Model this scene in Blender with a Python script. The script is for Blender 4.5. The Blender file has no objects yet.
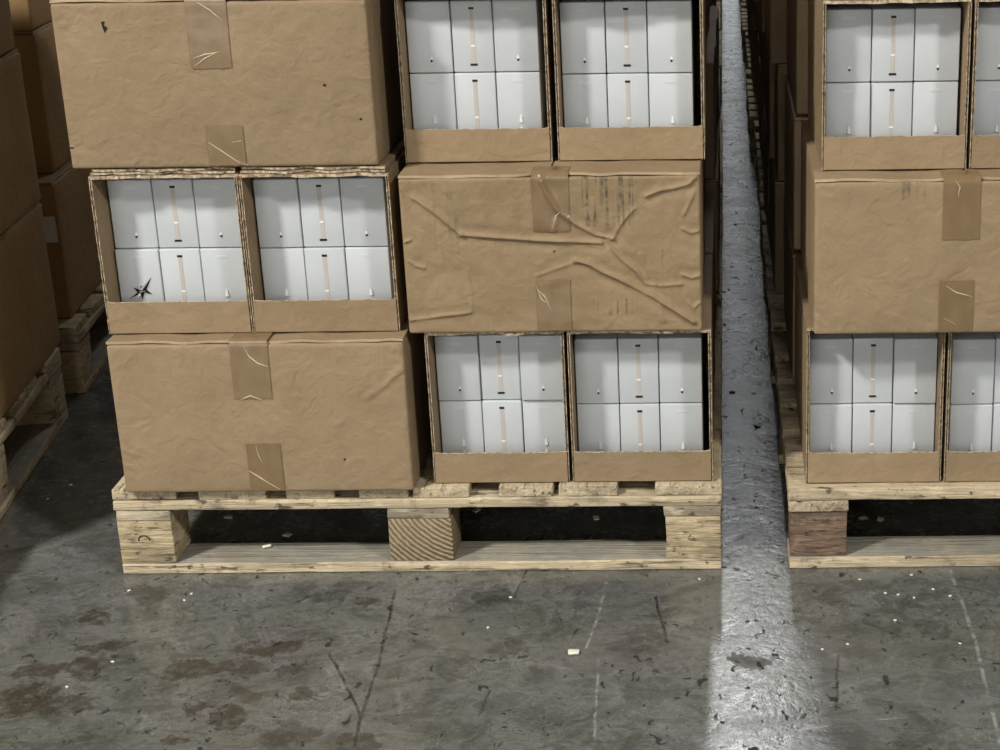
import bpy, bmesh, math, random
import numpy as np
from mathutils import Vector, Matrix, noise
random.seed(7)
PI = math.pi
scene = bpy.context.scene
C = scene.collection

# ------------------------------------------------------------------ camera
CAM = np.array([1.1111, -2.8080, 1.3581]); YAW, PITCH, ROLL, FPX = 0.01673, 0.33651, -0.01566, 1701.1
PPX, PPY = 700.0, 375.0
def cam_axes():
    cy, sy = math.cos(YAW), math.sin(YAW)
    f = np.array([-sy*math.cos(PITCH), cy*math.cos(PITCH), -math.sin(PITCH)])
    r = np.array([cy, sy, 0.0]); u = np.cross(r, f)
    c, s = math.cos(ROLL), math.sin(ROLL)
    return c*r + s*u, -s*r + c*u, f
AX_R, AX_U, AX_F = cam_axes()
cd = bpy.data.cameras.new('camera'); cam = bpy.data.objects.new('camera', cd); C.objects.link(cam)
cd.sensor_width = 36; cd.lens = FPX*36/1000; cd.shift_x = -(PPX-500)/1000; cd.clip_start = 0.05
cam.matrix_world = Matrix(((AX_R[0], AX_U[0], -AX_F[0], CAM[0]), (AX_R[1], AX_U[1], -AX_F[1], CAM[1]),
                           (AX_R[2], AX_U[2], -AX_F[2], CAM[2]), (0, 0, 0, 1)))
scene.camera = cam
def ray(px, py): return AX_F + AX_R*(px-PPX)/FPX + AX_U*(PPY-py)/FPX
def onz(px, py, z=0.0):
    d = ray(px, py); return Vector(CAM + d*(z-CAM[2])/d[2])
def ony(px, py, y=0.0):
    d = ray(px, py); return Vector(CAM + d*(y-CAM[1])/d[1])

# ------------------------------------------------------------------ world, lamps, exposure
w = bpy.data.worlds.new('sky'); scene.world = w; w.use_nodes = True
w.node_tree.nodes['Background'].inputs[0].default_value = (0.62, 0.72, 0.85, 1)
w.node_tree.nodes['Background'].inputs[1].default_value = 1.0
vs = scene.view_settings
vs.view_transform = 'Standard'; vs.look = 'None'; vs.gamma = 1.0; vs.use_curve_mapping = False
vs.exposure = 0.08
def lamp(name, loc, target, sx, sy, power, col):
    ld = bpy.data.lights.new(name, 'AREA'); ld.shape = 'RECTANGLE'; ld.size = sx; ld.size_y = sy
    ld.energy = power; ld.color = col
    o = bpy.data.objects.new(name, ld); C.objects.link(o); o.location = loc
    o.rotation_euler = (Vector(target)-Vector(loc)).to_track_quat('-Z', 'Y').to_euler()
    return o
LCOL = (1.0, 0.97, 0.91)
lamp('high_bay_lamp', (-3.5, -4.3, 6.3), (-2.2, -2.6, 0), 0.8, 0.8, 720, LCOL)
lamp('high_bay_lamp', (6.2, -5.8, 6.3), (4.6, -4.2, 0), 0.8, 0.8, 420, LCOL)
lamp('strip_lamp', (1.16, 9.2, 6.4), (1.16, 9.2, 0), 0.30, 6.0, 140, (0.97, 0.985, 1.0))

# ------------------------------------------------------------------ helpers
def tag(o, label=None, cat=None, group=None, kind=None):
    if label: o['label'] = label
    if cat: o['category'] = cat
    if group: o['group'] = group
    if kind: o['kind'] = kind
    return o
def link(name, me, parent=None, loc=(0, 0, 0), rot=(0, 0, 0)):
    o = bpy.data.objects.new(name, me); C.objects.link(o); o.location = loc; o.rotation_euler = rot
    if parent: o.parent = parent
    return o
def empty(name, loc, rz=0.0):
    o = bpy.data.objects.new(name, None); C.objects.link(o); o.location = loc; o.rotation_euler = (0, 0, rz)
    o.empty_display_size = 0.05
    return o
def mesh(name, V, F, mats, mi=None, smooth=False):
    me = bpy.data.meshes.new(name); me.from_pydata([tuple(v) for v in V], [], F)
    for m in (mats if isinstance(mats, (list, tuple)) else [mats]): me.materials.append(m)
    if mi: me.polygons.foreach_set('material_index', mi)
    if smooth: me.polygons.foreach_set('use_smooth', [True]*len(me.polygons))
    me.update(); return me
def fix(me):
    bm = bmesh.new(); bm.from_mesh(me); bmesh.ops.recalc_face_normals(bm, faces=bm.faces); bm.to_mesh(me); bm.free(); return me
def axis(L, n, r):
    e = [0.0, 0.35*r, r]
    mid = [r+(L-2*r)*i/n for i in range(1, n)]
    return e + mid + [L-r, L-0.35*r, L]
def soft_box(name, w, d, h, mat, nx=2, ny=2, nz=2, r=0.004, front=None, shape=None):
    """rounded box from (0,0,0) to (w,d,h); front(x,z) pushes the y=0 side towards -y"""
    X, Y, Z = axis(w, nx, r), axis(d, ny, r), axis(h, nz, r)
    a, b, c = len(X), len(Y), len(Z)
    idx, V = {}, []
    def vid(i, j, k):
        key = (i, j, k)
        if key in idx: return idx[key]
        p = Vector((X[i], Y[j], Z[k]))
        q = Vector((min(max(p.x, r), w-r), min(max(p.y, r), d-r), min(max(p.z, r), h-r)))
        n = (p-q); n.normalize(); p = q + n*r
        if front and Y[j] <= r and n.y < -0.2:
            p.y -= front(p.x, p.z)*(-n.y)
        if shape: p = shape(p)
        idx[key] = len(V); V.append(p); return idx[key]
    F = []
    for i in range(a-1):
        for k in range(c-1):
            F.append((vid(i, 0, k), vid(i+1, 0, k), vid(i+1, 0, k+1), vid(i, 0, k+1)))
            F.append((vid(i, b-1, k), vid(i, b-1, k+1), vid(i+1, b-1, k+1), vid(i+1, b-1, k)))
    for j in range(b-1):
        for k in range(c-1):
            F.append((vid(0, j, k), vid(0, j, k+1), vid(0, j+1, k+1), vid(0, j+1, k)))
            F.append((vid(a-1, j, k), vid(a-1, j+1, k), vid(a-1, j+1, k+1), vid(a-1, j, k+1)))
    for i in range(a-1):
        for j in range(b-1):
            F.append((vid(i, j, 0), vid(i, j+1, 0), vid(i+1, j+1, 0), vid(i+1, j, 0)))
            F.append((vid(i, j, c-1), vid(i+1, j, c-1), vid(i+1, j+1, c-1), vid(i, j+1, c-1)))
    return mesh(name, V, F, mat, smooth=True)
def box_vf(x0, x1, y0, y1, z0, z1, V=None, F=None):
    V = [] if V is None else V; F = [] if F is None else F
    n = len(V)
    V += [(x0, y0, z0), (x1, y0, z0), (x1, y1, z0), (x0, y1, z0), (x0, y0, z1), (x1, y0, z1), (x1, y1, z1), (x0, y1, z1)]
    F += [(n, n+3, n+2, n+1), (n+4, n+5, n+6, n+7), (n, n+1, n+5, n+4), (n+1, n+2, n+6, n+5), (n+2, n+3, n+7, n+6), (n+3, n, n+4, n+7)]
    return V, F
def box_mesh(name, x0, x1, y0, y1, z0, z1, mat):
    V, F = box_vf(x0, x1, y0, y1, z0, z1); return mesh(name, V, F, mat)

# ------------------------------------------------------------------ materials
class NT:
    def __init__(s, name):
        s.m = bpy.data.materials.new(name); s.m.use_nodes = True; s.t = s.m.node_tree
        s.b = s.t.nodes['Principled BSDF']
    def n(s, typ, ins=None, **kw):
        x = s.t.nodes.new(typ)
        for k, v in kw.items(): setattr(x, k, v)
        for k, v in (ins or {}).items():
            if isinstance(v, bpy.types.NodeSocket): s.t.links.new(v, x.inputs[k])
            else: x.inputs[k].default_value = v
        return x
    def math(s, op, a, b=0.0, c=None, clamp=False):
        d = {0: a, 1: b}
        if c is not None: d[2] = c
        return s.n('ShaderNodeMath', d, operation=op, use_clamp=clamp).outputs[0]
    def noise(s, vec, scale, detail=3.0, rough=0.55, dist=0.0):
        return s.n('ShaderNodeTexNoise', {'Vector': vec, 'Scale': scale, 'Detail': detail, 'Roughness': rough, 'Distortion': dist}).outputs['Fac']
    def ramp(s, fac, stops):
        r = s.n('ShaderNodeValToRGB', {'Fac': fac}); e = r.color_ramp.elements
        while len(e) < len(stops): e.new(0.5)
        for el, (p, c) in zip(e, stops):
            el.position = p; el.color = (c, c, c, 1) if not hasattr(c, '__len__') else (*c, 1)
        return r.outputs['Color']
    def mix(s, fac, a, b, blend='MIX'):
        x = s.n('ShaderNodeMix', data_type='RGBA', blend_type=blend)
        for i, v in ((0, fac), (6, a), (7, b)):
            if isinstance(v, bpy.types.NodeSocket): s.t.links.new(v, x.inputs[i])
            else: x.inputs[i].default_value = v if i == 0 else (*v, 1)
        return x.outputs[2]
    def map(s, vec, scale=(1, 1, 1), rot=(0, 0, 0), loc=(0, 0, 0)):
        return s.n('ShaderNodeMapping', {'Vector': vec, 'Scale': scale, 'Rotation': rot, 'Location': loc}).outputs[0]
    def obj(s): return s.n('ShaderNodeTexCoord').outputs['Object']
    def geo(s): return s.n('ShaderNodeNewGeometry').outputs['Position']
    def rnd(s): return s.n('ShaderNodeObjectInfo').outputs['Random']
    def done(s, col=None, rough=None, bump=None, bs=0.3, bd=0.002, spec=None, **kw):
        for k, v in (('Base Color', col), ('Roughness', rough), ('Specular IOR Level', spec)):
            if v is None: continue
            if isinstance(v, bpy.types.NodeSocket): s.t.links.new(v, s.b.inputs[k])
            else: s.b.inputs[k].default_value = (*v, 1) if hasattr(v, '__len__') else v
        if bump is not None:
            bn = s.n('ShaderNodeBump', {'Height': bump, 'Strength': bs, 'Distance': bd})
            s.t.links.new(bn.outputs[0], s.b.inputs['Normal'])
        return s.m
def plain(name, col, rough=0.6, spec=0.3):
    return NT(name).done(col, rough, spec=spec)

def cardboard(name, c0, c1, print_rects=(), blot=0.5):
    t = NT(name); g = t.geo()
    n1 = t.noise(g, 9.0, 4.0); n2 = t.noise(g, 55.0, 4.0, 0.6); n3 = t.noise(t.map(g, (160, 160, 900)), 1.0, 2.0)
    col = t.mix(t.ramp(n1, [(0.3, 0.0), (0.7, 1.0)]), c0, c1)
    col = t.mix(t.math('MULTIPLY', t.ramp(n2, [(0.35, 0.0), (0.75, 1.0)]), 0.30*blot), col, tuple(v*0.62 for v in c0))
    col = t.mix(t.math('MULTIPLY', n3, 0.18), col, tuple(min(1, v*1.35) for v in c1))
    rn = t.math('MULTIPLY_ADD', t.rnd(), 0.16, 0.92)
    hs = t.n('ShaderNodeHueSaturation', {'Color': col, 'Value': rn, 'Saturation': 1.0}).outputs[0]
    col = hs
    sx = t.n('ShaderNodeSeparateXYZ', {0: g})
    for (x0, x1, z0, z1, freq, dark) in print_rects:         # faded print: vertical bars
        def inside(v, a, b):
            return t.math('MULTIPLY', t.math('GREATER_THAN', v, a), t.math('LESS_THAN', v, b))
        m = t.math('MULTIPLY', inside(sx.outputs[0], x0, x1), inside(sx.outputs[2], z0, z1))
        bars = t.noise(t.map(g, (freq, 0, 6.0)), 1.0, 1.0)
        bars = t.ramp(bars, [(0.50, 0.0), (0.58, 1.0)])
        wear = t.ramp(t.noise(g, 60.0, 4.0, 0.7), [(0.36, 0.0), (0.62, 1.0)])
        m = t.math('MULTIPLY', t.math('MULTIPLY', m, bars), t.math('MULTIPLY', wear, dark))
        col = t.mix(m, col, (0.05, 0.045, 0.04))
    bump = t.math('ADD', t.math('MULTIPLY', n2, 0.6), t.math('MULTIPLY', t.noise(g, 24.0, 3.0, 0.5, 1.2), 1.0))
    return t.done(col, 0.72, bump, 0.75, 0.004, spec=0.25)

M = {}
KR0, KR1 = (0.242, 0.171, 0.099), (0.305, 0.222, 0.134)
M['kraft'] = cardboard('kraft', KR0, KR1)
M['kraft_print'] = cardboard('kraft_print', (0.225, 0.160, 0.090), (0.285, 0.207, 0.120),
    [(0.868, 0.955, 0.640, 0.728, 150.0, 0.75), (0.880, 0.950, 0.482, 0.512, 120.0, 0.55), (0.985, 1.02, 0.53, 0.60, 90, .5), (0.60, 0.66, 0.56, 0.72, 110, .22)], 0.9)
M['kraft_print_grey'] = cardboard('kraft_print_grey', KR0, KR1, [(1.392, 1.45, 0.685, 0.722, 150.0, 0.5)])
M['kraft_dark'] = cardboard('kraft_dark', (0.285, 0.182, 0.080), (0.345, 0.228, 0.108))
def torn():
    t = NT('torn_paper'); g = t.geo()
    n = t.noise(g, 140.0, 3.0, 0.7)
    return t.done(t.mix(t.ramp(n, [(0.35, 0.0), (0.6, 1.0)]), (0.16, 0.11, 0.065), (0.60, 0.49, 0.35)), 0.85, n, 0.5, 0.002, spec=0.1)
M['torn'] = torn()
M['kraft_edge'] = cardboard('kraft_edge', (0.24, 0.17, 0.10), (0.44, 0.34, 0.225))
def tape():
    t = NT('packing_tape'); g = t.geo()
    n = t.noise(t.map(g, (60, 60, 20)), 1.0, 3.0)
    return t.done(t.mix(n, (0.165, 0.108, 0.054), (0.235, 0.160, 0.085)), 0.26, t.noise(g, 45.0, 2.0), 0.25, 0.002, spec=0.5)
M['tape'] = tape()
M['wrinkle'] = plain('tape_wrinkle', (0.62, 0.52, 0.38), 0.3, 0.5)  # pale colour paints the highlights onto the tape wrinkles
def white_card():
    t = NT('white_card'); g = t.geo()
    n = t.noise(g, 13.0, 3.0)
    c = t.mix(n, (0.485, 0.515, 0.535), (0.575, 0.600, 0.615))
    c = t.n('ShaderNodeHueSaturation', {'Color': c, 'Value': t.math('MULTIPLY_ADD', t.rnd(), 0.08, 0.95)}).outputs[0]
    return t.done(c, 0.42, t.noise(g, 60.0, 2.0), 0.06, 0.002, spec=0.35)
M['white'] = white_card()
M['bright_white'] = plain('bright_white', (0.80, 0.81, 0.82), 0.4)
M['white_flush'] = plain('white_flush', (0.60, 0.62, 0.63), 0.4)
M['strip'] = plain('beige_strip', (0.50, 0.455, 0.41), 0.5)
M['black'] = plain('black_plastic', (0.012, 0.012, 0.014), 0.5)
M['hole'] = plain('dark_hole', (0.03, 0.022, 0.015), 0.9, 0.05)
M['paper'] = plain('label_paper', (0.62, 0.64, 0.68), 0.6)
def wood(name, c0, c1, cd, grain=(4, 60, 60), rot=(0, 0, 0), speck=0.5, dust=0.0):
    t = NT(name); o = t.obj()
    off = t.n('ShaderNodeVectorMath', {0: o, 1: t.n('ShaderNodeCombineXYZ', {0: t.math('MULTIPLY', t.rnd(), 7.0), 1: t.math('MULTIPLY', t.rnd(), 3.0), 2: t.rnd()}).outputs[0]}, operation='ADD').outputs[0]
    g1 = t.noise(t.map(off, grain, rot), 1.0, 5.0, 0.65, 0.8)
    g2 = t.noise(off, 22.0, 4.0, 0.7)
    g3 = t.noise(t.map(off, tuple(v*1.6 for v in grain), rot), 1.0, 3.0, 0.6)
    col = t.mix(t.ramp(g1, [(0.32, 0.0), (0.66, 1.0)]), c0, c1)
    col = t.mix(t.math('MULTIPLY', t.ramp(g2, [(0.56, 0.0), (0.72, 1.0)]), speck), col, cd)
    col = t.mix(t.math('MULTIPLY', t.ramp(g3, [(0.60, 0.0), (0.66, 1.0)]), 0.75), col, cd)
    col = t.n('ShaderNodeHueSaturation', {'Color': col, 'Value': t.math('MULTIPLY_ADD', t.rnd(), 0.25, 0.88)}).outputs[0]
    mk = t.ramp(t.noise(t.map(off, tuple(30+v*0.5 for v in grain), rot), 1.0, 3.0, 0.6, 0.5), [(0.62, 0.0), (0.67, 0.85)])
    col = t.mix(mk, col, (0.05, 0.04, 0.03))
    lt = t.ramp(t.noise(t.map(off, tuple(18+v*0.6 for v in grain), rot, (3, 2, 1)), 1.0, 3.0, 0.6), [(0.56, 0.0), (0.66, 0.6)])
    col = t.mix(lt, col, tuple(min(0.72, v*1.25+0.03) for v in c1))
    if dust:                                               # grey dust and tyre dirt lying on upward faces
        nz = t.n('ShaderNodeSeparateXYZ', {0: t.n('ShaderNodeNewGeometry').outputs['Normal']}).outputs[2]
        dm = t.math('MULTIPLY', t.ramp(nz, [(0.6, 0.0), (0.95, 1.0)]), t.ramp(t.noise(off, 14.0, 4.0, 0.7), [(0.25, dust*0.5), (0.6, dust)]))
        col = t.mix(dm, col, (0.235, 0.232, 0.205))
    d4 = t.ramp(t.noise(t.map(off, (3, 3, 9)), 2.2, 4.0, 0.7), [(0.50, 0.0), (0.68, 0.6)])
    col = t.mix(d4, col, tuple(0.45*v+0.02 for v in c0))
    return t.done(col, 0.8, t.math('ADD', g1, g3), 0.9, 0.005, spec=0.15)
M['wood'] = wood('pallet_wood', (0.40, 0.325, 0.215), (0.56, 0.465, 0.315), (0.075, 0.06, 0.045), speck=0.75)
M['wood_low'] = wood('bottom_board_wood', (0.40, 0.325, 0.215), (0.56, 0.465, 0.315), (0.075, 0.06, 0.045), speck=0.75, dust=0.95)
M['wood_y'] = wood('pallet_wood_along', (0.40, 0.325, 0.215), (0.57, 0.475, 0.32), (0.075, 0.06, 0.045), (60, 4, 60), speck=0.75)
M['wood_end'] = wood('block_wood', (0.34, 0.27, 0.165), (0.52, 0.425, 0.27), (0.07, 0.05, 0.035), (8, 8, 60), speck=0.75)
M['wood_grey'] = wood('grey_wood', (0.30, 0.25, 0.18), (0.46, 0.39, 0.28), (0.10, 0.08, 0.06), (4, 50, 50), speck=0.6)
def ring_wood():
    t = NT('ring_wood'); o = t.obj()
    m = t.map(o, (1, 0.25, 1), (0, 0, 0), (-0.16, 0.0, -0.16))
    wv = t.n('ShaderNodeTexWave', {'Vector': m, 'Scale': 36.0, 'Distortion': 2.2, 'Detail': 3.0, 'Detail Scale': 2.0, 'Detail Roughness': 0.7}, wave_type='RINGS', rings_direction='Y').outputs['Fac']
    n = t.noise(o, 70.0, 5.0, 0.75)
    f = t.math('ADD', t.math('MULTIPLY', wv, 0.45), t.math('MULTIPLY', n, 0.55))
    col = t.mix(t.ramp(f, [(0.28, 0.0), (0.72, 1.0)]), (0.17, 0.128, 0.078), (0.40, 0.32, 0.205))
    return t.done(col, 0.85, f, 1.0, 0.004, spec=0.1)
M['wood_ring'] = ring_wood()
M['wood_red'] = wood('red_wood', (0.13, 0.090, 0.065), (0.27, 0.180, 0.125), (0.05, 0.035, 0.025), (14, 14, 70))
M['debris'] = plain('pale_debris', (0.72, 0.69, 0.60), 0.7)
M['red'] = plain('red_scrap', (0.35, 0.02, 0.03), 0.6)

def floor_material():
    t = NT('sealed_concrete'); g = t.geo()
    wob = t.n('ShaderNodeTexNoise', {'Vector': g, 'Scale': 16.0, 'Detail': 4.0, 'Roughness': 0.65}).outputs['Color']
    wob = t.n('ShaderNodeVectorMath', {0: wob, 1: (0.5, 0.5, 0.5)}, operation='SUBTRACT').outputs[0]
    wob = t.n('ShaderNodeVectorMath', {0: wob, 'Scale': 0.085}, operation='SCALE').outputs[0]
    wb = t.n('ShaderNodeTexNoise', {'Vector': g, 'Scale': 48.0, 'Detail': 4.0, 'Roughness': 0.7}).outputs['Color']
    wb = t.n('ShaderNodeVectorMath', {0: wb, 1: (0.5, 0.5, 0.5)}, operation='SUBTRACT').outputs[0]
    wb = t.n('ShaderNodeVectorMath', {0: wb, 'Scale': 0.055}, operation='SCALE').outputs[0]
    wob3 = t.n('ShaderNodeVectorMath', {0: wob, 1: wb}, operation='ADD').outputs[0]
    gd = t.n('ShaderNodeVectorMath', {0: g, 1: wob3}, operation='ADD').outputs[0]
    wob2 = t.n('ShaderNodeVectorMath', {0: wob, 'Scale': 0.10}, operation='SCALE').outputs[0]
    gl = t.n('ShaderNodeVectorMath', {0: g, 1: wob2}, operation='ADD').outputs[0]
    big = t.noise(g, 2.6, 5.0, 0.6); mid = t.noise(g, 11.0, 5.0, 0.65, 0.6); fine = t.noise(g, 70.0, 4.0, 0.6)
    col = t.mix(t.ramp(big, [(0.3, 0.0), (0.7, 1.0)]), (0.108, 0.113, 0.096), (0.158, 0.160, 0.150))
    col = t.mix(t.math('MULTIPLY', t.ramp(mid, [(0.36, 1.0), (0.52, 0.0)]), 0.75), col, (0.052, 0.054, 0.043))
    col = t.mix(t.math('MULTIPLY', t.ramp(t.noise(g, 9.0, 4.0, 0.6, 1.5), [(0.56, 0.0), (0.72, 1.0)]), 0.55), col, (0.26, 0.265, 0.25))
    col = t.mix(t.math('MULTIPLY', t.ramp(t.noise(t.map(g, (1, 1, 1), loc=(3, 9, 2)), 5.0, 2.0), [(0.5, 0.0), (0.7, 1.0)]), 0.35), col, (0.13, 0.12, 0.15))
    col = t.mix(t.math('MULTIPLY', t.ramp(fine, [(0.35, 1.0), (0.55, 0.0)]), 0.30), col, (0.07, 0.07, 0.06))
    bl = t.noise(t.map(g, (1, 1.6, 1), (0, 0, 0.3), (1, 2, 0)), 8.0, 4.0, 0.6, 2.2)
    col = t.mix(t.math('MULTIPLY', t.ramp(bl, [(0.54, 0.0), (0.60, 1.0)]), 0.45), col, (0.060, 0.062, 0.050))
    col = t.mix(t.math('MULTIPLY', t.ramp(bl, [(0.505, 0.0), (0.53, 1.0), (0.545, 0.0)]), 0.35), col, (0.20, 0.205, 0.19))
    flk = t.ramp(t.noise(t.map(g, (1.0, 0.7, 1), (0, 0, 0.6)), 46.0, 3.0, 0.55, 0.8), [(0.325, 1.0), (0.365, 0.0)])
    col = t.mix(t.math('MULTIPLY', flk, 0.9), col, (0.035, 0.036, 0.032))
    # curled dark scuffs
    sc = t.noise(t.map(g, (1, 1.5, 1)), 20.0, 2.0, 0.5, 2.5)
    sc = t.math('ABSOLUTE', t.math('SUBTRACT', sc, 0.5))
    scm = t.math('MULTIPLY', t.ramp(sc, [(0.0, 1.0), (0.022, 0.0)]), t.ramp(t.noise(g, 7.0, 3.0), [(0.44, 0.0), (0.56, 0.9)]))
    col = t.mix(scm, col, (0.055, 0.053, 0.045))
    # pale scratches
    s2 = t.noise(t.map(g, (1.8, 1, 1), (0, 0, 0.5)), 34.0, 2.0, 0.5, 1.8)
    s2 = t.math('ABSOLUTE', t.math('SUBTRACT', s2, 0.5))
    s2m = t.math('MULTIPLY', t.ramp(s2, [(0.0, 1.0), (0.018, 0.0)]), t.ramp(t.noise(g, 5.0, 3.0), [(0.50, 0.0), (0.66, 0.55)]))
    col = t.mix(s2m, col, (0.34, 0.34, 0.32))
    sep = t.n('ShaderNodeSeparateXYZ', {0: gd}); X, Y = sep.outputs[0], sep.outputs[1]
    sepl = t.n('ShaderNodeSeparateXYZ', {0: gl}); XL, YL = sepl.outputs[0], sepl.outputs[1]
    # stains: (px, py, half width px, half height px, tilt, strength, colour)
    brown, dark = (0.038, 0.028, 0.018), (0.034, 0.034, 0.028)
    st = [(95, 618, 14, 9, .5, .9, 0), (148, 594, 20, 13, .6, .9, 1), (38, 672, 22, 8, .2, .8, 0), (24, 698, 26, 15, .1, .95, 0),
          (82, 668, 16, 12, .7, .9, 0), (104, 646, 32, 5, .25, .8, 0), (66, 706, 30, 9, .3, .8, 0), (192, 670, 30, 11, 0, .85, 0),
          (240, 668, 26, 10, 0, .8, 0), (268, 648, 36, 8, .12, .9, 0), (200, 706, 14, 8, .5, .9, 0), (228, 718, 15, 12, .6, .9, 0),
          (176, 738, 13, 6, .3, .8, 0), (304, 694, 15, 8, .3, .7, 0), (292, 668, 16, 7, .2, .7, 0), (290, 735, 30, 12, .2, .7, 0),
          (364, 603, 13, 7, 0, .9, 0), (328, 596, 20, 5, 0, .7, 1), (360, 743, 22, 10, 0, .7, 0), (510, 648, 19, 8, .2, .6, 1),
          (534, 674, 9, 9, 0, .6, 1), (494, 598, 20, 8, -.2, .85, 1), (528, 714, 16, 8, 0, .45, 1), (632, 646, 22, 10, .2, .6, 1),
          (652, 690, 30, 13, .1, .65, 1), (936, 630, 18, 9, -.3, .65, 1), (860, 650, 24, 7, 0, .5, 1), (755, 662, 22, 7, .1, .8, 0),
          (736, 658, 12, 6, 0, .8, 0), (240, 695, 10, 14, .8, .6, 0), (838, 600, 14, 6, 0, .4, 1), (980, 690, 16, 8, .3, .5, 1)]
    mb, md = None, None
    for (px, py, a, b, tl, k, c) in st:
        p = onz(px, py); e = onz(px+a, py); f = onz(px, py-b)
        ra, rb = abs(e.x-p.x), abs(f.y-p.y)
        dx = t.math('SUBTRACT', X, p.x); dy = t.math('SUBTRACT', Y, p.y)
        ct, sn = math.cos(tl), math.sin(tl)
        u = t.math('ADD', t.math('MULTIPLY', dx, ct/ra), t.math('MULTIPLY', dy, sn/ra))
        v = t.math('ADD', t.math('MULTIPLY', dx, -sn/rb), t.math('MULTIPLY', dy, ct/rb))
        q = t.math('ADD', t.math('MULTIPLY', u, u), t.math('MULTIPLY', v, v))
        q = t.math('MULTIPLY', t.math('MULTIPLY_ADD', q, -2.2, 2.6, clamp=True), k)
        if c == 0: mb = q if mb is None else t.math('MAXIMUM', mb, q)
        else: md = q if md is None else t.math('MAXIMUM', md, q)
    tex = t.ramp(t.noise(g, 38.0, 4.0, 0.7), [(0.34, 0.25), (0.52, 1.0)])
    col = t.mix(t.math('MULTIPLY', t.math('MULTIPLY', mb, tex), 0.92), col, brown)
    col = t.mix(t.math('MULTIPLY', t.math('MULTIPLY', md, tex), 0.8), col, dark)
    # saw cuts and cracks: polylines in pixels on the floor
    lines = [([(395, 590), (378, 668), (360, 720), (355, 745)], .0022, 1), ([(330, 654), (362, 716)], .0022, 1), ([(606, 582), (597, 620), (586, 648)], .0022, 0),
             ([(598, 660), (594, 745)], .0018, 0), ([(950, 570), (975, 640), (1000, 745)], .0026, 0), ([(546, 529), (522, 580), (515, 598)], .0018, 1),
             ([(655, 597), (667, 642)], .0028, 1), ([(490, 690), (480, 715)], .0016, 1), ([(800, 730), (850, 722), (900, 718)], .0016, 0), ([(838, 655), (836, 710)], .0016, 1)]
    ml, mw = None, None
    for pts, wd, dk in lines:
        P = [onz(*p) for p in pts]
        for A, B in zip(P[:-1], P[1:]):
            d = B-A; L = d.length; d.normalize()
            dx = t.math('SUBTRACT', XL, A.x); dy = t.math('SUBTRACT', YL, A.y)
            al = t.math('ADD', t.math('MULTIPLY', dx, d.x), t.math('MULTIPLY', dy, d.y))
            al = t.math('SUBTRACT', al, t.math('MINIMUM', t.math('MAXIMUM', al, 0.0), L))
            pe = t.math('ADD', t.math('MULTIPLY', dx, -d.y), t.math('MULTIPLY', dy, d.x))
            ds = t.math('SQRT', t.math('ADD', t.math('MULTIPLY', al, al), t.math('MULTIPLY', pe, pe)))
            q = t.math('MULTIPLY_ADD', ds, -1.0/wd, 1.6, clamp=True)
            if dk: ml = q if ml is None else t.math('MAXIMUM', ml, q)
            else: mw = q if mw is None else t.math('MAXIMUM', mw, q)
    brk = t.ramp(t.noise(g, 30.0, 3.0), [(0.35, 0.3), (0.6, 1.0)])
    col = t.mix(t.math('MULTIPLY', ml, brk), col, (0.035, 0.034, 0.03))
    col = t.mix(t.math('MULTIPLY', mw, t.math('MULTIPLY', t.ramp(t.noise(g, 42.0, 2.0), [(0.42, 0.1), (0.58, 1.0)]), 0.6)), col, (0.36, 0.36, 0.34))
    rough = t.math('MULTIPLY_ADD', t.ramp(mid, [(0.3, 0.0), (0.7, 1.0)]), 0.14, 0.13)
    rough = t.math('ADD', rough, t.math('MULTIPLY', t.ramp(fine, [(0.4, 0.0), (0.7, 1.0)]), 0.10))
    rough = t.math('ADD', t.math('ADD', rough, t.math('MULTIPLY', flk, 0.5)), t.math('MULTIPLY', mb, 0.25))
    bump = t.math('ADD', t.math('MULTIPLY', mid, 1.0), t.math('ADD', t.math('MULTIPLY', fine, 0.25), t.math('MULTIPLY', ml, -0.6)))
    spec = t.math('MULTIPLY', 0.6, t.math('SUBTRACT', 1.0, t.math('MAXIMUM', flk, t.math('MULTIPLY', scm, 0.8)), clamp=True))
    return t.done(col, rough, bump, 0.38, 0.004, spec=spec)
M['floor'] = floor_material()
M['wall'] = plain('painted_wall', (0.16, 0.16, 0.16), 0.8)
M['ceil'] = plain('ceiling_panel', (0.12, 0.12, 0.12), 0.8)
def glow_panel(name, col, e):
    t = NT(name)
    t.b.inputs['Emission Color'].default_value = (*col, 1); t.b.inputs['Emission Strength'].default_value = e
    return t.done((0.7, 0.75, 0.8), 0.5)
M['day'] = glow_panel('glow_panel', (0.94, 0.97, 1.0), 0.6)
M['fill_glow'] = glow_panel('fill_glow_front', (1.0, 0.98, 0.94), 2.9)  # emission of the added front fill panel

# ------------------------------------------------------------------ the hall
def struct(name, me, parent=None):
    o = link(name, me, parent)
    if not parent: o['kind'] = 'structure'
    return o
X0, X1, Y0, Y1, ZC = -8.0, 9.0, -9.0, 14.0, 7.0
struct('floor', box_mesh('floor', X0, X1, Y0, Y1, -0.2, 0.0, M['floor']))
struct('ceiling', box_mesh('ceiling', X0, X1, Y0, Y1, ZC, ZC+0.2, M['ceil']))
struct('wall_left', box_mesh('wall_left', X0-0.2, X0, Y0, Y1, 0, ZC, M['wall']))
struct('wall_right', box_mesh('wall_right', X1, X1+0.2, Y0, Y1, 0, ZC, M['wall']))
struct('wall_front', box_mesh('wall_front', X0, X1, Y0-0.2, Y0, 0, ZC, M['wall']))
struct('wall_back', box_mesh('wall_back', X0, X1, Y1, Y1+0.2, 0, ZC, M['wall']))
WX0, WX1, WZ1 = -0.6, 3.0, 6.4
win = struct('window_1', box_mesh('window_1', WX0-0.1, WX1+0.1, Y1-0.06, Y1-0.001, 0.001, WZ1+0.1, M['wall']))
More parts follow.
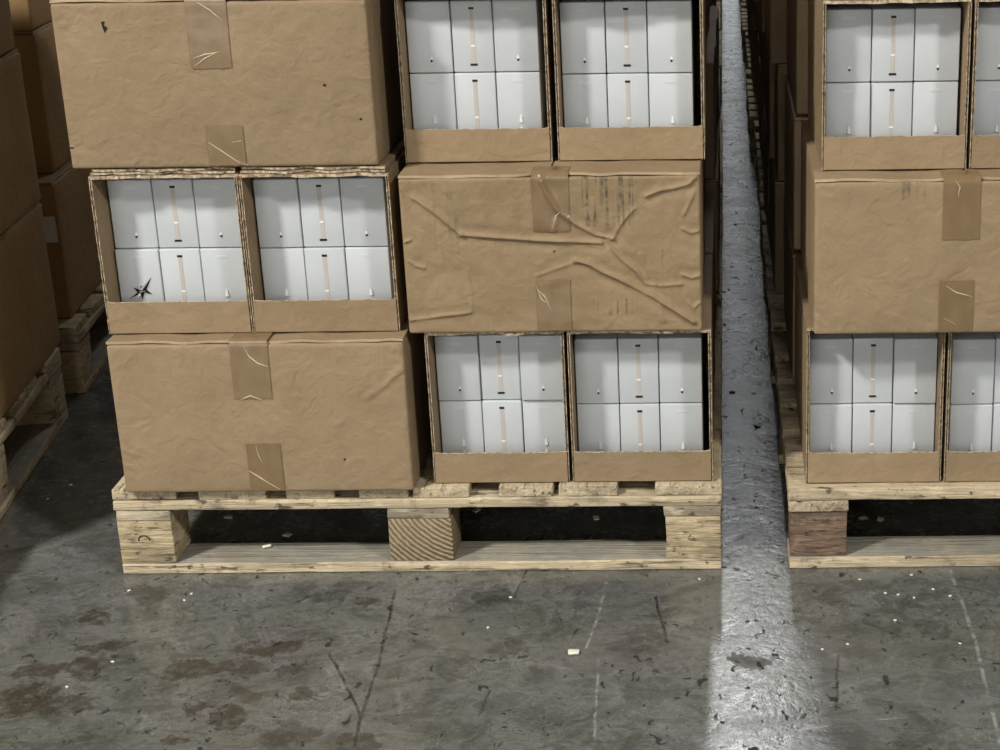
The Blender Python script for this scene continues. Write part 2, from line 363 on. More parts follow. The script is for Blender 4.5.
for i in range(3):
    for k in range(4):
        a = WX0+(WX1-WX0)*i/3+0.03; b = WX0+(WX1-WX0)*(i+1)/3-0.03
        c = 0.05+(WZ1-0.05)*k/4+0.03; d = 0.05+(WZ1-0.05)*(k+1)/4-0.03
        struct('pane', box_mesh('pane', a, b, Y1-0.085, Y1-0.062, c, d, M['day']), win)

fill_frame = struct('front_fill_panel', box_mesh('front_fill_panel', -4.6, 2.1, Y0+0.001, Y0+0.06, 0.4, 4.5, M['wall']))  # unseen glowing panel added behind the camera as low front fill
for i in range(6):
    for k in range(3):
        a = -4.5+6.5*i/6+0.03; c = 0.5+3.9*k/3+0.03
        struct('pane', box_mesh('pane', a, a+6.5/6-0.06, Y0+0.062, Y0+0.085, c, c+1.3-0.06, M['fill_glow']), fill_frame)

# ------------------------------------------------------------------ pallets
def plank(name, x0, x1, y0, y1, z0, z1, mat, parent, wob=0.0016, n=10):
    """plank along its longer side, edges a little uneven"""
    w, d, h = x1-x0, y1-y0, z1-z0
    s = random.random()*50
    def shp(p):
        q = Vector((p.x*9+s, p.y*9, p.z*30))
        return Vector((p.x + noise.noise(q)*wob, p.y + noise.noise(q+Vector((9, 3, 5)))*wob, p.z + noise.noise(q+Vector((1, 8, 4)))*wob*0.6))
    nx, ny = (n, 2) if w > d else (2, n)
    if w <= d*1.3 and d <= w*1.3: nx = ny = 4
    me = soft_box(name, w, d, h, mat, nx, ny, 2, 0.0022, None, shp)
    return link(name, me, parent, (x0, y0, z0))
SLATS = [(0, .115), (.157, .280), (.315, .402), (.447, .535), (.545, .645), (.700, .797), (.806, .913), (.981, 1.10)]
def pallet_ends(loc, rz, label, group=None, blocks=None, side=1.10):
    """deck boards run front to back; their ends show on the front"""
    p = empty('pallet', loc, rz); tag(p, label, 'pallet', group)
    W = 1.10
    blocks = blocks or {}
    for y0 in (0.0, 0.50, 1.00):
        plank('bottom_board', 0.002, W-0.002, y0, y0+0.088, 0.0005, 0.021, M['wood_low'], p, 0.002, 24)
        for i, (a, b) in enumerate(((0.0, .102), (.493, .610), (.996, 1.098))):
            bl = plank('block', a+0.002, b, y0+0.002, y0+0.098, 0.021, 0.105, blocks.get((i, y0), M['wood_end']), p, 0.0025)
        plank('cross_board', 0, W, y0, y0+0.1, 0.1265, 0.1455, M['wood'], p, 0.0022, 24)
    for i, (a, b) in enumerate(((0.0, .102), (.493, .607), (.993, 1.098))):
        plank('bearer_board', a+0.002, b, 0.001, W, 0.1055, 0.126, M['wood_grey'], p, 0.003, 14)
    for a, b in SLATS:
        plank('deck_board', a, b, random.uniform(0, 0.006), W, 0.146, 0.166, M['wood_y'], p, 0.0022, 14)
    return p
def pallet_boards(loc, rz, label, group=None, red=True):
    """deck boards run across the front"""
    p = empty('pallet', loc, rz); tag(p, label, 'pallet', group)
    W = 1.10
    for y0 in (0.0, 0.50, 1.00):
        plank('bottom_board', 0.0, W, y0, y0+0.088, 0.0005, 0.023, M['wood_low'], p, 0.002, 24)
        for i, (a, b) in enumerate(((0.0, .104), (.493, .610), (.996, 1.098))):
            plank('block', a+0.002, b, y0+0.004, y0+0.098, 0.023, 0.112, M['wood_red'] if red and i == 0 else M['wood_end'], p, 0.0025)
    for i, (a, b) in enumerate(((0.0, .106), (.493, .607), (.993, 1.098))):
        plank('bearer_board', a, b, 0.0, W, 0.1125, 0.134, M['wood_y'], p, 0.003, 14)
    ys = [(0, .11), (.155, .255), (.30, .40), (.45, .56), (.60, .70), (.75, .85), (.99, 1.10)]
    for a, b in ys:
        plank('deck_board', 0, W, a, b, 0.1345, 0.156, M['wood'], p, 0.003, 24)
    return p
random.seed(11)
main_pallet = pallet_ends((0, 0, 0), 0, 'pale wooden pallet with a diagonal-grained middle block, carrying the crumpled carton',
    blocks={(1, 0.0): M['wood_ring']})
V, F = [], []                                           # the stamped hook mark on its corner block
n = 14
for i in range(n+1):
    a = math.radians(200 - 215*i/n); r1, r2 = 0.0085, 0.0115
    V += [(0.050+r1*math.cos(a), -0.0022, 0.070+r1*math.sin(a)*0.8), (0.050+r2*math.cos(a), -0.0022, 0.070+r2*math.sin(a)*0.8)]
for i in range(n): F.append((2*i, 2*i+1, 2*i+3, 2*i+2))
link('stamp_mark', mesh('stamp_mark', V, F, M['hole']), main_pallet)
RX = 1.221
right_pallet = pallet_boards((RX, 0.0, 0), math.radians(0.3), 'wooden pallet with a dark reddish corner block beside the concrete aisle')
LROT = math.radians(7.4)
left_pallet = pallet_ends((-0.288+0.23*math.sin(LROT), -0.03-0.23*math.cos(LROT), 0), PI/2+LROT, 'wooden pallet in shadow, set at an angle, under tall plain cartons')
left_pallet2 = pallet_ends((-0.414, 0.985, 0), PI/2+math.radians(6.5), 'shadowed pallet under the carton bearing a white paper label')

# ------------------------------------------------------------------ closed cartons
def seg_dist(px, pz, a, b):
    vx, vz = b[0]-a[0], b[1]-a[1]; L2 = vx*vx+vz*vz or 1e-9
    t = max(0, min(1, ((px-a[0])*vx+(pz-a[1])*vz)/L2))
    return math.hypot(px-a[0]-t*vx, pz-a[1]-t*vz), t
def make_front(w, h, seed, creases=(), amp=0.0012, bulge=0.003):
    boxes = [(min(p[0] for p in pts)-.03, max(p[0] for p in pts)+.03, min(p[1] for p in pts)-.03, max(p[1] for p in pts)+.03, pts, wd, ht) for pts, wd, ht in creases]
    def f(x, z):
        e = min(1.0, min(x, w-x, z, h-z)/0.02)
        v = bulge*math.sin(PI*min(max(x/w, 0), 1))*math.sin(PI*min(max(z/h, 0), 1))
        v += e*amp*(noise.noise(Vector((x*14+seed, z*14, seed))) + 0.5*noise.noise(Vector((x*38, z*38+seed, 3))))
        for xa, xb, za, zb, pts, wd, ht in boxes:
            if xa < x < xb and za < z < zb:
                d = min(seg_dist(x, z, a, b)[0] for a, b in zip(pts[:-1], pts[1:]))
                v += ht*(max(0.0, 1-d/wd) - 0.30*math.exp(-((d-2.4*wd)/(1.6*wd))**2))*(0.85+0.3*noise.noise(Vector((x*25, z*25, seed))))
        return v
    return f
def tape_mesh(x0, x1, z0, z1, front, top=None, seed=0, wr=()):
    """brown tape on the front; top = height where it folds over the top edge"""
    nx, nz = 18, 30
    V, F = [], []
    rows = []
    for k in range(nz+1):
        z = z0+(z1-z0)*k/nz
        rows.append([(x0+(x1-x0)*i/nx, None, z) for i in range(nx+1)])
    for r in rows:
        for (x, _, z) in r:
            zz = z + (0.002*noise.noise(Vector((x*90, seed, 1))) if (z in (z0, z1) and not (top and z == z1)) else 0)
            V.append((x, -front(x, zz)-0.0016, zz))
    if top:
        for y, z in ((-0.0006, top+0.0006), (0.02, top+0.0008), (0.05, top+0.0008)):
            for i in range(nx+1): V.append((x0+(x1-x0)*i/nx, y, z))
        nr = nz+4
    else: nr = nz+1
    for k in range(nr-1):
        for i in range(nx):
            a = k*(nx+1)+i; F.append((a, a+1, a+nx+2, a+nx+1))
    return mesh('tape', V, F, M['tape'], smooth=True)
def ridge_mesh(name, pts, front, mat, wd=0.0018, ht=0.0016):
    V, F = [], []
    n = len(pts)
    for i, (x, z) in enumerate(pts):
        a = pts[max(0, i-1)]; b = pts[min(n-1, i+1)]
        dx, dz = b[0]-a[0], b[1]-a[1]; L = math.hypot(dx, dz) or 1; nx, nz = -dz/L, dx/L
        k = 0.35 if i in (0, n-1) else 1.0
        for s, o in ((-1, 0.0014), (0, ht*k+0.0020), (1, 0.0014)):
            xx, zz = x+nx*wd*s*k, z+nz*wd*s*k
            V.append((xx, -front(x, z)-o, zz))
    for i in range(n-1):
        for j in range(2): F.append((3*i+j, 3*i+j+1, 3*i+j+4, 3*i+j+3))
    return mesh(name, V, F, mat)
def flap_mesh(w, d, z0, z1, seed, rag=0.006):
    n = 26; V, F, mi = [], [], []
    for i in range(n+1):
        x = w*i/n
        j = rag*(0.5+0.9*noise.noise(Vector((x*30, seed, 0.5))))
        dz = -0.0026*max(0.0, 0.35+1.2*noise.noise(Vector((x*16, seed, 4.5))))
        V += [(x, j, z0+dz), (x, j+0.001, z1+min(0, dz)), (x, d, z1), (x, d, z0)]
    for i in range(n):
        a = 4*i; b = a+4
        F += [(a, b, b+1, a+1), (a+1, b+1, b+2, a+2), (a+2, b+2, b+3, a+3), (a+3, b+3, b, a)]; mi += [1, 0, 0, 0]
    F += [(0, 1, 2, 3), (4*n+3, 4*n+2, 4*n+1, 4*n)]; mi += [0, 0]
    return mesh('top_flap', V, F, [M['kraft'], M['kraft_edge']], mi)
def closed_carton(loc, w, d, h, label, seed, mat='kraft', res=0.005, creases_px=(), tapes=(), holes=(), wrinkles=(), group=None, amp=0.0012, bulge=0.003, rz=0.0):
    o = empty('closed_carton', loc, rz); tag(o, label, 'carton', group)
    hb = h-0.0072
    def loc_xz(p): q = ony(p[0], p[1], loc[1]); return (q.x-loc[0], q.z-loc[2])
    cr = [([loc_xz(p) for p in pts], wd, ht) for pts, wd, ht in creases_px]
    fr = make_front(w, hb, seed, cr, amp, bulge)
    link('body', soft_box('body', w, d, hb, M[mat], int(w/res), 8, int(hb/res), 0.005, fr), o)
    hw = w/2-0.0015
    link('top_flap', flap_mesh(hw, d, h-0.0048, h-0.0004, seed), o)
    link('top_flap', flap_mesh(hw, d, h-0.0048, h-0.0004, seed+5), o, (w/2+0.0015, 0, 0))
    for k, (a, b, c, e) in enumerate(tapes):               # pixels: left, right, top, bottom
        zt, zb = loc_xz(((a+b)/2, c))[1], loc_xz(((a+b)/2, e))[1]
        x0, x1 = loc_xz((a, (c+e)/2))[0], loc_xz((b, (c+e)/2))[0]
        top = None
        if zt > hb-0.012: zt = hb-0.004; top = h
        if zb < 0.012: zb = 0.004
        link('tape', tape_mesh(x0, x1, zb, zt, fr, top, seed+k), o)
    for pts in wrinkles:
        link('tape_wrinkle', ridge_mesh('tape_wrinkle', [loc_xz(p) for p in pts], fr, M['wrinkle'], 0.0013, 0.0012), o)
    for pts in holes:
        V = []
        for p in pts:
            x, z = loc_xz(p); V.append((x, -fr(x, z)-0.0007, z))
        link('puncture', mesh('puncture', V, [tuple(range(len(V)))], M['hole']), o)
    return o, fr
def blob(px, py, rx, ry, n=7, s=1):
    rr = random.Random(s)
    return [(px+rx*math.cos(2*PI*i/n)*rr.uniform(.6, 1.2), py+ry*math.sin(2*PI*i/n)*rr.uniform(.6, 1.2)) for i in range(n)]
Z0 = 0.1665; ZL1 = Z0+0.2855; ZL2 = ZL1+0.283; ZL3 = ZL2+0.288
closed_carton((0.032, -0.013, Z0), 0.518, 0.52, ZL1-Z0, 'plain closed carton resting on the pallet deck, below two open cartons', 3.1,
    tapes=[(232, 270, 343, 398), (249, 283, 443, 493)],
    creases_px=[([(401, 369), (384, 386), (366, 398)], 0.004, 0.0035), ([(121, 448), (130, 453), (139, 456)], 0.003, 0.0028), ([(124, 464), (138, 470)], 0.003, 0.0025), ([(393, 350), (396, 347), (400, 352)], 0.004, 0.003), ([(285, 459), (292, 461)], 0.003, 0.002)],
    wrinkles=[[(243, 345), (249, 356), (258, 363), (268, 366)], [(241, 399), (251, 395), (262, 399)], [(256, 444), (259, 455), (263, 463)], [(249, 470), (262, 478), (280, 489)]],
    holes=[blob(345, 459, 1.6, 1.6, 6, 1)])
CR = [([(413, 198), (434, 212), (461, 235)], 0.0045, 0.0055), ([(461, 235), (500, 238), (545, 241), (601, 243)], 0.0045, 0.0060),
      ([(541, 181), (548, 195), (558, 211), (575, 224), (595, 235), (613, 239)], 0.0042, 0.0055), ([(613, 238), (622, 222), (634, 209)], 0.004, 0.003),
      ([(609, 241), (615, 252), (621, 259), (637, 272), (645, 284)], 0.004, 0.0050), ([(575, 261), (588, 264), (604, 273), (618, 279), (654, 297), (694, 322)], 0.0045, 0.0065),
      ([(646, 196), (660, 190), (674, 188), (688, 184), (696, 176)], 0.004, 0.0055), ([(647, 285), (662, 286), (682, 284)], 0.0035, 0.003),
      ([(411, 320), (440, 316), (469, 313)], 0.004, 0.0035), ([(537, 276), (556, 269), (575, 263)], 0.004, 0.0025),
      ([(683, 229), (691, 233), (699, 231)], 0.0035, 0.0035), ([(683, 275), (691, 278), (699, 276)], 0.0035, 0.0035), ([(689, 303), (694, 308), (699, 303)], 0.003, 0.003),
      ([(409, 261), (416, 266), (424, 268)], 0.0035, 0.003), ([(402, 243), (410, 240)], 0.003, 0.003), ([(466, 271), (471, 292), (472, 312)], 0.004, 0.0014), ([(660, 305), (664, 322)], 0.0035, 0.002),
      ([(694, 192), (688, 206), (684, 214)], 0.004, 0.003), ([(553, 232), (557, 218)], 0.003, 0.002), ([(640, 254), (648, 278)], 0.003, .002)]
closed_carton((0.557, 0.014, ZL1), 0.512, 0.52, ZL2-ZL1, 'crumpled closed carton with deep creases and faded smudged print', 8.7, mat='kraft_print', res=0.0021,
    creases_px=CR, tapes=[(532, 569, 174, 232), (537, 571, 280, 333)], amp=0.0026, bulge=-0.004,
    wrinkles=[[(538, 290), (545, 297), (551, 310)], [(536, 285), (541, 299), (546, 303)], [(552, 229), (556, 216), (560, 212)]],
    holes=[blob(554, 252, 1.2, 1.2, 6, 3)])
closed_carton((-0.003, 0.036, ZL2+0.0115), 0.525, 0.52, 0.2850, 'closed carton with a small dark ragged tear, stacked above two open cartons', 15.3,
    tapes=[(188, 229, -2, 68), (208, 245, 125, 168)],
    creases_px=[([(70, 150), (78, 156)], 0.004, 0.003), ([(372, 20), (376, 80), (380, 150)], 0.005, 0.0016), ([(362, 4), (372, 2)], 0.004, 0.004), ([(58, 2), (68, 6)], .003, .003), ([(60, 24), (66, 25)], .003, .003)],
    wrinkles=[[(197, 2), (210, 10), (222, 20)], [(194, 67), (206, 58), (220, 51)], [(194, 58), (206, 54), (219, 52)], [(209, 142), (224, 152), (240, 163)], [(233, 142), (242, 140)], [(236, 160), (248, 165)]],
    holes=[[(101, 22), (105, 21), (104, 25), (108, 28), (105, 33), (103, 28)], blob(361, 119, 1.5, 1.5, 6, 2), blob(72, 148, 3, 1, 6, 8), blob(325, 85, 2, 1.5, 6, 9)])
RZ1 = 0.1568; RZ2 = 0.4485; RZ3 = 0.7235; RZ4 = 1.010
closed_carton((1.262, -0.004, RZ2), 0.515, 0.52, RZ3-RZ2, 'closed carton between two layers of open cartons, on the reddish-block pallet', 21.9, mat='kraft_print_grey',
    tapes=[(943, 980, 178, 239), (939, 973, 280, 331)], creases_px=[([(823, 184), (832, 188)], 0.003, 0.003), ([(815, 318), (826, 326)], 0.003, 0.003), ([(820, 328), (818, 316)], .003, .003)],
    wrinkles=[[(955, 180), (960, 187), (958, 196)], [(945, 285), (956, 292), (972, 296)], [(944, 318), (955, 324)]])

# ------------------------------------------------------------------ open cartons
def wall_mesh(d, h, seed, t=0.005):
    """one corrugated side wall: two liners and, at the cut front edge, the fluted core; x 0..t"""
    V, F, mi = [], [], []
    n = 30
    for x0, x1 in ((0, 0.0011), (t-0.0011, t)):
        b = len(V)
        for i in range(n+1):
            z = h*i/n; j = 0.0022*noise.noise(Vector((z*60, seed+x0*900, 2)))
            V += [(x0, j, z), (x1, j, z), (x1, d, z), (x0, d, z)]
        for i in range(n):
            a = b+4*i; c = a+4
            F += [(a, a+1, c+1, c), (a+1, a+2, c+2, c+1), (a+2, a+3, c+3, c+2), (a+3, a, c, c+3)]; mi += [1, 0, 0, 0]
        F += [(b, b+3, b+2, b+1), (b+4*n, b+4*n+1, b+4*n+2, b+4*n+3)]; mi += [0, 0]
    return V, F, mi
def core_mesh(h, seed, t=0.005):
    V, F = [], []; k = 36; th = 0.0010
    for i in range(k+1):
        z = min(h*i/k, h-th*2); x = 0.0013 if i % 2 else t-0.0013
        y = 0.0008+0.0012*noise.noise(Vector((i*0.9, seed, 7)))
        V += [(x, y, z), (x, y, z+th*1.6), (x, 0.02, z+th*1.6), (x, 0.02, z)]
    for i in range(k):
        a = 4*i; b = a+4
        F += [(a, b, b+1, a+1), (a+1, b+1, b+2, a+2), (a+3, a, b, b+3)]
    return mesh('fluted_edge', V, F, M['torn'])
def lid_mesh(w, d, z0, z1, seed, rag):
    n = 40; V, F, mi = [], [], []
    for i in range(n+1):
        x = w*i/n
        j = rag*(0.4+1.0*noise.noise(Vector((x*26, seed, 0.5)))+0.4*noise.noise(Vector((x*90, seed, 1.5))))
        dz = -0.002*abs(noise.noise(Vector((x*40, seed, 4.5))))
        V += [(x, j, z0+dz), (x, j+0.0015*noise.noise(Vector((x*70, seed, 9))), z1+dz*0.5), (x, d, z1), (x, d, z0)]
    for i in range(n):
        a = 4*i; b = a+4
        F += [(a, b, b+1, a+1), (a+1, b+1, b+2, a+2), (a+2, b+2, b+3, a+3), (a+3, b+3, b, a)]; mi += [1, 0, 0, 0]
    F += [(0, 1, 2, 3), (4*n+3, 4*n+2, 4*n+1, 4*n)]; mi += [0, 0]
    return mesh('lid', V, F, [M['kraft'], M['torn']], mi)
T = 0.005
def open_carton(loc, w, h, label, seed, lip=0.058, d=0.50, rag=0.008, pad=0.0, torn_top=0.0):
    o = empty('open_carton', loc); tag(o, label, 'carton')
    V, F, mi = wall_mesh(d, h-0.006, seed)
    wl = link('side_wall', mesh('side_wall', V, F, [M['kraft'], M['torn']], mi), o)
    link('fluted_edge', core_mesh(h-0.006, seed), wl)
    V, F, mi = wall_mesh(d, h-0.006, seed+3)
    wr = link('side_wall', mesh('side_wall', V, F, [M['kraft'], M['torn']], mi), o, (w-T, 0, 0))
    link('fluted_edge', core_mesh(h-0.006, seed+3), wr)
    link('bottom', box_mesh('bottom', T+0.0002, w-T-0.0002, 0.003, d, 0.0, T, M['kraft']), o)
    link('back_wall', box_mesh('back_wall', T+0.0002, w-T-0.0002, d-T, d, T, h-0.006, M['kraft']), o)
    link('lid', lid_mesh(w, d, h-0.0055, h-0.0006, seed, rag), o)
    if torn_top:                                         # torn flap remains folded back under the carton above
        for q in (0, 1):
            link('torn_flap', lid_mesh(w*0.97, d*0.9, h+0.0012+q*0.0052, h+0.0046+q*0.0052, seed+2+q*3, rag*1.8), o, (w*0.01, 0.002+q*0.003, 0))
    if pad > T+0.001:
        link('inner_pad', box_mesh('inner_pad', T+0.001, w-T-0.001, 0.006, d-T-0.001, T+0.0002, pad, M['kraft']), o)
    # front lip with slightly uneven cut top
    n = 24; V, F, mi = [], [], []
    for i in range(n+1):
        x = T*0.6+(w-1.2*T)*i/n
        zt = lip+0.0012*noise.noise(Vector((x*80, seed, 3)))
        if i in (0, n): zt += 0.002
        V += [(x, -0.002, 0.002), (x, -0.002, zt), (x, 0.0025, zt), (x, 0.0025, 0.002)]
    for i in range(n):
        a = 4*i; b = a+4
        F += [(a, b, b+1, a+1), (a+1, b+1, b+2, a+2), (a+2, b+2, b+3, a+3), (a+3, b+3, b, a)]; mi += [0, 1, 0, 0]
    F += [(0, 1, 2, 3), (4*n+3, 4*n+2, 4*n+1, 4*n)]; mi += [0, 0]
    link('front_lip', mesh('front_lip', V, F, [M['kraft'], M['torn']], mi), o)
    return o

# white boxes: built once as meshes, then one thing per box
IH, ID = 0.1228, 0.20
WS, WM = 0.0766, 0.0710
me_side = soft_box('body', WS, ID, IH, M['white'], 2, 2, 2, 0.0022)
me_mid = soft_box('body', WM, ID, IH, M['white'], 2, 2, 2, 0.0022)
def prism(name, pts, y0, y1, mat):
    n = len(pts); V = [(x, y0, z) for x, z in pts]+[(x, y1, z) for x, z in pts]
    F = [tuple(range(n)), tuple(range(2*n-1, n-1, -1))]+[(i, n+i, n+(i+1) % n, (i+1) % n) for i in range(n)]
    return fix(mesh(name, V, F, mat))
def rect(cx, cz, w, h): return [(cx-w/2, cz-h/2), (cx+w/2, cz-h/2), (cx+w/2, cz+h/2), (cx-w/2, cz+h/2)]
def disc(cx, cz, r, n=10): return [(cx+r*math.cos(2*PI*i/n), cz+r*math.sin(2*PI*i/n)) for i in range(n)]
me_tab = prism('closing_tab', [(WS/2-.011, IH-.0165), (WS/2+.011, IH-.0165), (WS/2+.009, IH-.012), (WS/2-.009, IH-.012)], -0.0006, 0.001, M['white_flush'])
me_dot = prism('finger_hole', disc(WS/2+.002, 0.0205, 0.0021), -0.0006, 0.001, M['hole'])
me_wedge = prism('hole_wedge', [(WS/2-.0005, .0230), (WS/2+.0045, .0230), (WS/2+.0032, .0275), (WS/2+.0008, .0280)], -0.0014, 0.001, M['bright_white'])  # small raised bright-white wedge just above the finger hole
me_wedge_low = prism('low_wedge', [(WS/2-.001, .036), (WS/2+.005, .036), (WS/2+.0035, .0475), (WS/2+.001, .0490)], -0.0022, 0.001, M['bright_white'])  # taller bright-white wedge, set on lower-row side boxes
me_strip = prism('side_strip', rect(WM/2, 0.0615, 0.0068, 0.093), -0.0006, 0.001, M['strip'])
me_clip = prism('strip_clip', rect(WM/2, 0.0455, 0.0068, 0.0030), -0.0012, 0.001, M['bright_white'])
me_capt = prism('top_slot', rect(WM/2, IH-.0130, 0.0090, 0.0040), -0.0009, 0.001, M['black'])
me_capb = prism('bottom_slot', rect(WM/2, 0.0130, 0.0125, 0.0036), -0.0009, 0.001, M['black'])
def white_box(kind, loc, label, group, rz=0.0):
    o = empty('white_box', loc, rz); tag(o, label, 'box', group)
    link('body', me_side if kind == 's' else me_mid, o)
    if kind == 's':
        for nm, me in (('closing_tab', me_tab), ('finger_hole', me_dot), ('hole_wedge', me_wedge)): link(nm, me, o)
    else:
        st = link('side_strip', me_strip, o)
        link('strip_clip', me_clip, st)
        link('top_slot', me_capt, o); link('bottom_slot', me_capb, o)
    return o
def fill(loc, x_first, recess, phrase, cols=3, skip=(), gap=0.0016, base=T):
    rr = random.Random(int(loc[0]*1000)+int(loc[2]*777))
    for row in (0, 1):
        x = x_first
        for c in range(cols):
            kind = 'm' if c == 1 else 's'
            wd = WM if c == 1 else WS
            what = 'white box with beige strip' if c == 1 else 'white box with small dark hole'
            pos = ('lower' if row == 0 else 'upper')+' '+('left', 'middle', 'right')[c]
            lab = f'{pos} {what}, in {phrase}'
            if (row, c) in skip: lab = skip[(row, c)]
            y = loc[1]+recess+rr.uniform(-0.003, 0.004)
            o = white_box(kind, (x, y, loc[2]+base+0.0006+row*(IH+0.0016)), lab, 'white boxes inside the open cartons', rr.uniform(-0.006, 0.006))
            if row == 0 and kind == 's' and not skip.get((row, c)) if skip else (row == 0 and kind == 's'): link('low_wedge', me_wedge_low, o)
            if (row, c) in skip:                         # the torn box: dark star-shaped rip with curled white edges
                p = [ony(px, py, loc[1]+recess) for px, py in
                     ((129, 299), (138, 292), (134, 287), (141, 290), (141, 285), (145, 288), (152, 276), (147, 289), (153, 294), (145, 292), (143, 299), (141, 293))]
                V = [(q.x-x, -0.0012, q.z-o.location.z) for q in p]
                cx = sum(v[0] for v in V)/len(V); cz = sum(v[2] for v in V)/len(V)
                V.append((cx, -0.0012, cz)); k = len(p)
                link('rip', mesh('rip', V, [(i, (i+1) % k, k) for i in range(k)], M['hole']), o)
                for (ax, az, bx, bz) in ((136, 286, 142, 289), (142, 289, 149, 280), (141, 291, 147, 290), (141, 293, 138, 297)):
                    a, b = ony(ax, az, loc[1]+recess), ony(bx, bz, loc[1]+recess)
                    a, b = Vector((a.x-x, 0, a.z-o.location.z)), Vector((b.x-x, 0, b.z-o.location.z))
                    dd = (b-a).normalized(); nn = Vector((-dd.z, 0, dd.x))*0.0022; up = Vector((0, -0.0036, 0))
                    V = [a-nn+up, a+nn+up*2.0, b+up*1.4, a+up*0.5]
                    link('curled_edge', mesh('curled_edge', V, [(0, 1, 2), (0, 2, 3), (1, 3, 2), (0, 3, 1)], M['bright_white']), o)
            x += wd+gap
OC = [  # (x, y, z, width, height, x of first white box, recess, label, phrase)
 (0.582, 0.020, Z0, 0.244, ZL1-Z0, 0.5895, 0.055, 'open carton on the pallet deck, touching the plain closed bottom carton', 'open carton beside plain bottom carton'),
 (0.832, 0.020, Z0, 0.252, ZL1-Z0, 0.8390, 0.055, 'open carton on the pallet deck under the crumpled carton, beside the aisle', 'deck-level carton under crumpled carton, by aisle'),
 (0.0245, 0.031, ZL1, 0.2545, ZL2-ZL1, 0.0330, 0.056, 'open carton holding the white box with a star-shaped rip', 'carton with the ripped white box'),
 (0.2815, 0.031, ZL1, 0.2565, ZL2-ZL1, 0.2900, 0.056, 'open carton next to the crumpled closed carton, on the same layer', 'open carton next to crumpled carton'),
 (0.5555, 0.108, ZL2, 0.2555, ZL3-ZL2, 0.5630, 0.052, 'open carton on top of the crumpled carton, against the closed top carton', 'carton atop crumpled carton, by closed one'),
 (0.8220, 0.108, ZL2, 0.2545, ZL3-ZL2, 0.8295, 0.052, 'open carton on top of the crumpled carton, at the aisle edge', 'carton atop crumpled carton, at aisle edge'),
 (1.2520, 0.028, RZ1, 0.242, RZ2-RZ1, 1.2600, 0.052, 'open carton on the reddish-block pallet deck, at the aisle corner', 'corner carton on reddish-block pallet deck'),
 (1.5000, 0.028, RZ1, 0.250, RZ2-RZ1, 1.5140, 0.052, 'open carton on the reddish-block pallet deck, second from the aisle', 'second carton on reddish-block pallet deck'),
 (1.2770, 0.058, RZ3, 0.246, RZ4-RZ3, 1.2855, 0.052, 'open carton in the top layer over the reddish-block pallet, at the aisle', 'top-layer corner carton above reddish block'),
 (1.5290, 0.058, RZ3, 0.250, RZ4-RZ3, 1.5405, 0.052, 'open carton in the top layer over the reddish-block pallet, second from aisle', 'second top-layer carton above reddish-block pallet'),
]
for k, (x, y, z, wd, h, xf, rc, lab, ph) in enumerate(OC):
    pad = (.0135, T, .015, .014, .023, .018, .008, T, .017, .017)[k]
    open_carton((x, y, z), wd, h, lab, 31.7+k*4.3, pad=pad, torn_top=0.0115 if k in (2, 3) else 0.0)
    sk = {(0, 0): 'white box with a dark star-shaped rip in its front'} if k == 2 else {}
    fill((x, y, z), xf, rc, ph, skip=sk, base=pad)

# ------------------------------------------------------------------ rows behind, along the aisle
def plain_carton_mesh(w, d, h, seed, mat):
    def shp(p):
        q = Vector((p.x*7+seed, p.y*7, p.z*7))
        return p + Vector((noise.noise(q), noise.noise(q+Vector((4, 4, 4))), 0))*0.003
    return soft_box('body', w, d, h, M[mat], 14, 14, 9, 0.005, None, shp)
CM = {('long', i): plain_carton_mesh(0.50, 0.515, 0.276, i*3.3, 'kraft') for i in range(2)}
CM.update({('short', i): plain_carton_mesh(0.50, 0.255, 0.276, 9+i*3.3, 'kraft') for i in range(2)})
FL = {k: [flap_mesh(0.50, d, 0.2775, 0.2815, 3+d, 0.005)] for k, d in (('long', 0.515), ('short', 0.255))}
def row_carton(kind, x, y, z, label, group, rz, hs=None):
    o = empty('row_carton', (x, y, z), rz); tag(o, label, 'carton', group)
    link('body', CM[(kind, random.randrange(2))], o)
    link('top_flap', FL[kind][0], o)
    if hs: o.scale = (1, 1, hs)
    return o
def copy_tree(o, loc, label, group):
    c = o.copy(); C.objects.link(c); c.location = loc; c['label'] = label; c['group'] = group
    for ch in o.children:
        e = ch.copy(); C.objects.link(e); e.parent = c
        for g in ch.children:
            f = g.copy(); C.objects.link(f); f.parent = e
    return c
random.seed(23)
ON = ('first', 'second', 'third', 'fourth', 'fifth', 'sixth', 'seventh'); LN = ('bottom', 'middle', 'top')
back_l = pallet_ends((0.0, 1.20, 0), 0, 'wooden pallet first in the row behind the crumpled-carton pallet', 'pallets farther along the aisle, crumpled-carton row')
back_r = pallet_boards((RX-0.005, 1.22, 0), 0, 'wooden pallet first in the row behind the reddish-block pallet', 'pallets farther along the aisle, reddish-block row', red=False)
